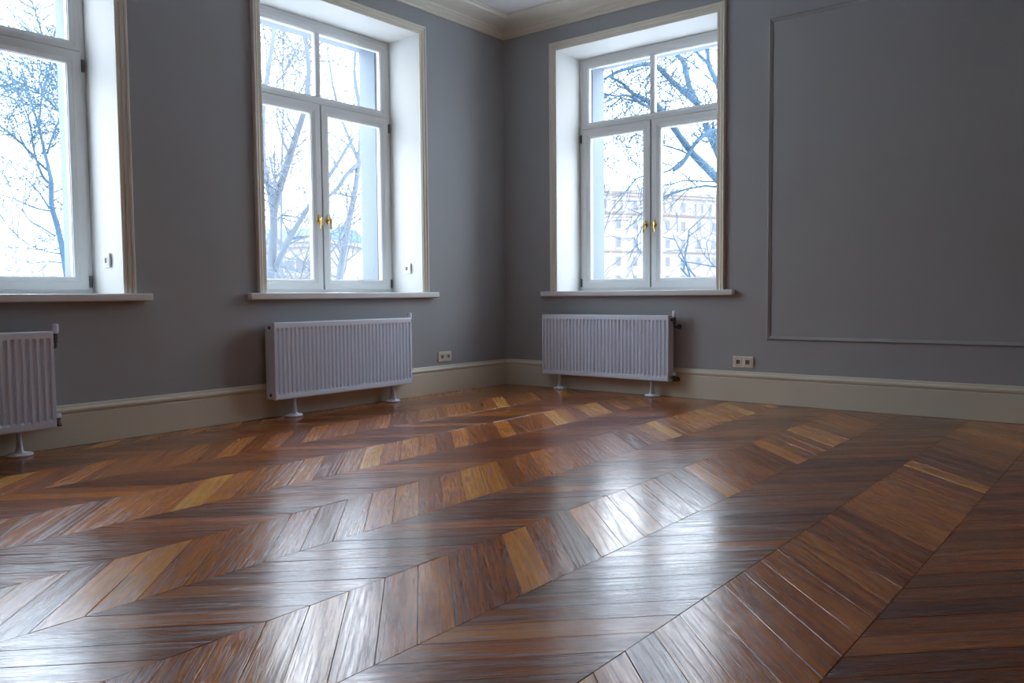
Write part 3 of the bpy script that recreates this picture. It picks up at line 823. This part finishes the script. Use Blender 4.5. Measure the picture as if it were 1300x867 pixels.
def facade(name, p0, dirv, length, height, depth, wallm, roofm, rows, cols, winw, winh, label, top_pairs=True, gable=False):
    """rows: window centre heights above the ground; local x along the facade, y = 0 its face, +y behind"""
    ang = math.atan2(dirv.y, dirv.x)
    root = empty('apartment_building', (p0.x, p0.y, GZ), ang, label, 'building')
    link('wall', mesh_box(0, length, 0, depth, 0, height), wallm, root)
    bm = bmesh.new()
    if gable:
        pr = [(-0.4, height), (depth / 2, height + depth * 0.38), (depth + 0.4, height), (depth + 0.4, height - 0.15), (-0.4, height - 0.15)]
        sweep(bm, pr, [(Vector((-0.3, 0, 0)), Vector((0, 1, 0)), Vector((0, 0, 1))), (Vector((length + 0.3, 0, 0)), Vector((0, 1, 0)), Vector((0, 0, 1)))])
    else:
        pr = [(0.2, height + 0.4), (depth * 0.35, height + 2.0), (depth * 0.65, height + 2.0), (depth - 0.2, height + 0.4)]
        sweep(bm, pr, [(Vector((0, 0, 0)), Vector((0, 1, 0)), Vector((0, 0, 1))), (Vector((length, 0, 0)), Vector((0, 1, 0)), Vector((0, 0, 1)))])
    link('roof', bm, roofm, root)
    if not gable:
        bm = bmesh.new()
        box(bm, -0.6, length + 0.6, -0.7, depth + 0.3, height, height + 0.4)
        box(bm, -0.3, length + 0.3, -0.35, 0.0, height - 0.5, height - 0.001)
        link('cornice', bm, wallm, root)
        bm = bmesh.new(); box(bm, 0.01, length - 0.01, -0.18, -0.001, rows[0] - winh / 2 - 0.75, rows[0] - winh / 2 - 0.45)
        if len(rows) > 2: box(bm, 0.01, length - 0.01, -0.15, -0.001, rows[2] - winh / 2 - 0.75, rows[2] - winh / 2 - 0.5)
        link('string_course', bm, 'band', root)
    n = 0
    for ri, z in enumerate(rows):
        for c in range(cols):
            x = length * (c + 0.5) / cols
            items = ((x - 0.75, 0.62), (x + 0.75, 0.62)) if (ri == 0 and top_pairs and c % 3 != 2) else ((x, winw),)
            for xx, ww in items:
                n += 1
                if n > 95: break
                bm = bmesh.new()
                box(bm, xx - ww / 2 - 0.12, xx + ww / 2 + 0.12, -0.09, -0.002, z - winh / 2 - 0.2, z - winh / 2)
                bar_frame(bm, [(0, 0), (0.1, 0), (0.1, 0.06), (0, 0.06)], xx - ww / 2 - 0.02, xx + ww / 2 + 0.02, z - winh / 2, z + winh / 2, -0.062)
                wf = link('window', bm, wallm, root)
                link('pane', mesh_box(xx - ww / 2 + 0.05, xx + ww / 2 - 0.05, -0.03, -0.004, z - winh / 2 + 0.05, z + winh / 2 - 0.05), 'far_window', wf)
    return root
DB = Vector((math.sin(math.radians(24)), math.cos(math.radians(24)), 0))
pb = out_there(752, 360, 135)
facade('b', pb, DB, 58, 22.2, 14, 'facade', 'roof', [20.2, 17.0, 13.9, 10.8, 7.7, 4.4], 17, 1.05, 1.75,
       'long pinkish six-storey apartment building far outside the right window')
# pale block and blue-roofed hall seen through the middle window
p2 = out_there(290, 360, 95)
d2 = (out_there(405, 360, 90) - p2); d2.z = 0; ln2 = d2.length; d2.normalize()
facade('h', p2, d2, ln2, 11.2, 16, 'facade_b', 'roof_blue', [8.6, 5.6, 2.6], 8, 1.3, 1.5,
       'pale low building with a blue roof seen through the left leaf of the middle window', top_pairs=False)
p3 = out_there(410, 360, 120)
d3 = (out_there(520, 360, 112) - p3); d3.z = 0; ln3 = d3.length; d3.normalize()
facade('h', p3, d3, ln3, 11.2, 14, 'facade', 'roof', [9.4, 6.4, 3.2], 9, 1.3, 1.6,
       'pale pink building low in the right leaf of the middle window', top_pairs=False)
p4 = out_there(-14, 350, 70)
def cottage(px0, px1, dist, h, label):
    a = out_there(px0, 350, dist); b = out_there(px1, 350, dist)
    d = b - a; d.z = 0; L = d.length; d.normalize()
    root = empty('house', (a.x, a.y, GZ), math.atan2(d.y, d.x), label, 'house', None)
    link('wall', mesh_box(0, L, 0, 9, 0, h), 'facade_b', root)
    bm = bmesh.new()
    pr = [(-0.25, h - 0.1), (L / 2, h + L * 0.42), (L + 0.25, h - 0.1), (L + 0.25, h - 0.3), (-0.25, h - 0.3)]
    sweep(bm, pr, [(Vector((0, -0.3, 0)), Vector((1, 0, 0)), Vector((0, 0, 1))), (Vector((0, 9.3, 0)), Vector((1, 0, 0)), Vector((0, 0, 1)))])
    link('roof', bm, 'roof_teal', root)
cottage(-24, 9, 60, 5.6, 'teal gabled roof at the bottom left of the leftmost window, cut by the photo edge')
cottage(7, 33, 74, 6.2, 'teal gabled roof low in the leftmost window, right of the other teal roof')
p5 = out_there(48, 350, 90); d5 = out_there(72, 350, 90) - p5; d5.z = 0; L5 = d5.length; d5.normalize()
facade('t', p5, d5, L5, 6.9, 8, 'facade_b', 'roof', [5.6, 2.6], 2, 1.2, 1.5, 'small pale block behind the tree trunk low in the leftmost window', top_pairs=False)

# ------------------------------------------------------------------ light
W = bpy.data.worlds.new('sky'); S.world = W; W.use_nodes = True
nt = W.node_tree; bg = nt.nodes['Background']
tc = N(nt, 'ShaderNodeTexCoord'); sx = N(nt, 'ShaderNodeSeparateXYZ')
nt.links.new(tc.outputs['Generated'], sx.inputs[0])
rp = N(nt, 'ShaderNodeValToRGB'); mr = N(nt, 'ShaderNodeMapRange'); mr.inputs['From Min'].default_value = -1; mr.inputs['From Max'].default_value = 1
nt.links.new(sx.outputs['Z'], mr.inputs['Value']); nt.links.new(mr.outputs['Result'], rp.inputs['Fac'])
el = rp.color_ramp.elements
el[0].position = 0.0; el[0].color = (0.45, 0.47, 0.50, 1)
el[1].position = 1.0; el[1].color = (0.66, 0.82, 1.06, 1)
for pos, c in ((0.49, (0.50, 0.50, 0.50)), (0.50, (0.50, 0.50, 0.50)), (0.60, (0.62, 0.67, 0.74)), (0.70, (1.08, 1.19, 1.38))):
    q = el.new(pos); q.color = (*c, 1)
nt.links.new(rp.outputs['Color'], bg.inputs['Color'])
bg.inputs['Strength'].default_value = 9.8

def portal(loc, rot, sx_, sy_):
    l = bpy.data.lights.new('daylight_portal', 'AREA'); l.shape = 'RECTANGLE'; l.size = sx_; l.size_y = sy_
    l.cycles.is_portal = True
    o = bpy.data.objects.new('daylight_portal', l); COL.objects.link(o); o.location = loc; o.rotation_euler = rot
zm = (Z0 + Z1) / 2
portal(((W3[0] + W3[1]) / 2, FD - 0.03, zm), (-PI / 2, 0, 0), 1.36, 1.95)
for w_ in (W1, W2):
    portal((-FD + 0.03, -(w_[0] + w_[1]) / 2, zm), (0, -PI / 2, 0), 1.95, 1.36)

# ------------------------------------------------------------------ camera
cd = bpy.data.cameras.new('camera'); cam = bpy.data.objects.new('camera', cd); COL.objects.link(cam)
cd.sensor_width = 36.0; cd.lens = FPX / 1300 * 36.0; cd.clip_start = 0.05; cd.clip_end = 1000
m = Matrix((RT, UP, -FW)).transposed().to_4x4(); m.translation = CAM
cam.matrix_world = m
S.camera = cam

vs = S.view_settings
vs.view_transform = 'Standard'; vs.look = 'None'; vs.gamma = 1.0; vs.use_curve_mapping = False
vs.exposure = 0.0
cy = S.cycles
cy.use_denoising = True; cy.max_bounces = 10; cy.diffuse_bounces = 6; cy.glossy_bounces = 4; cy.transparent_max_bounces = 12
cy.caustics_reflective = False; cy.caustics_refractive = False
cy.sample_clamp_indirect = 6.0
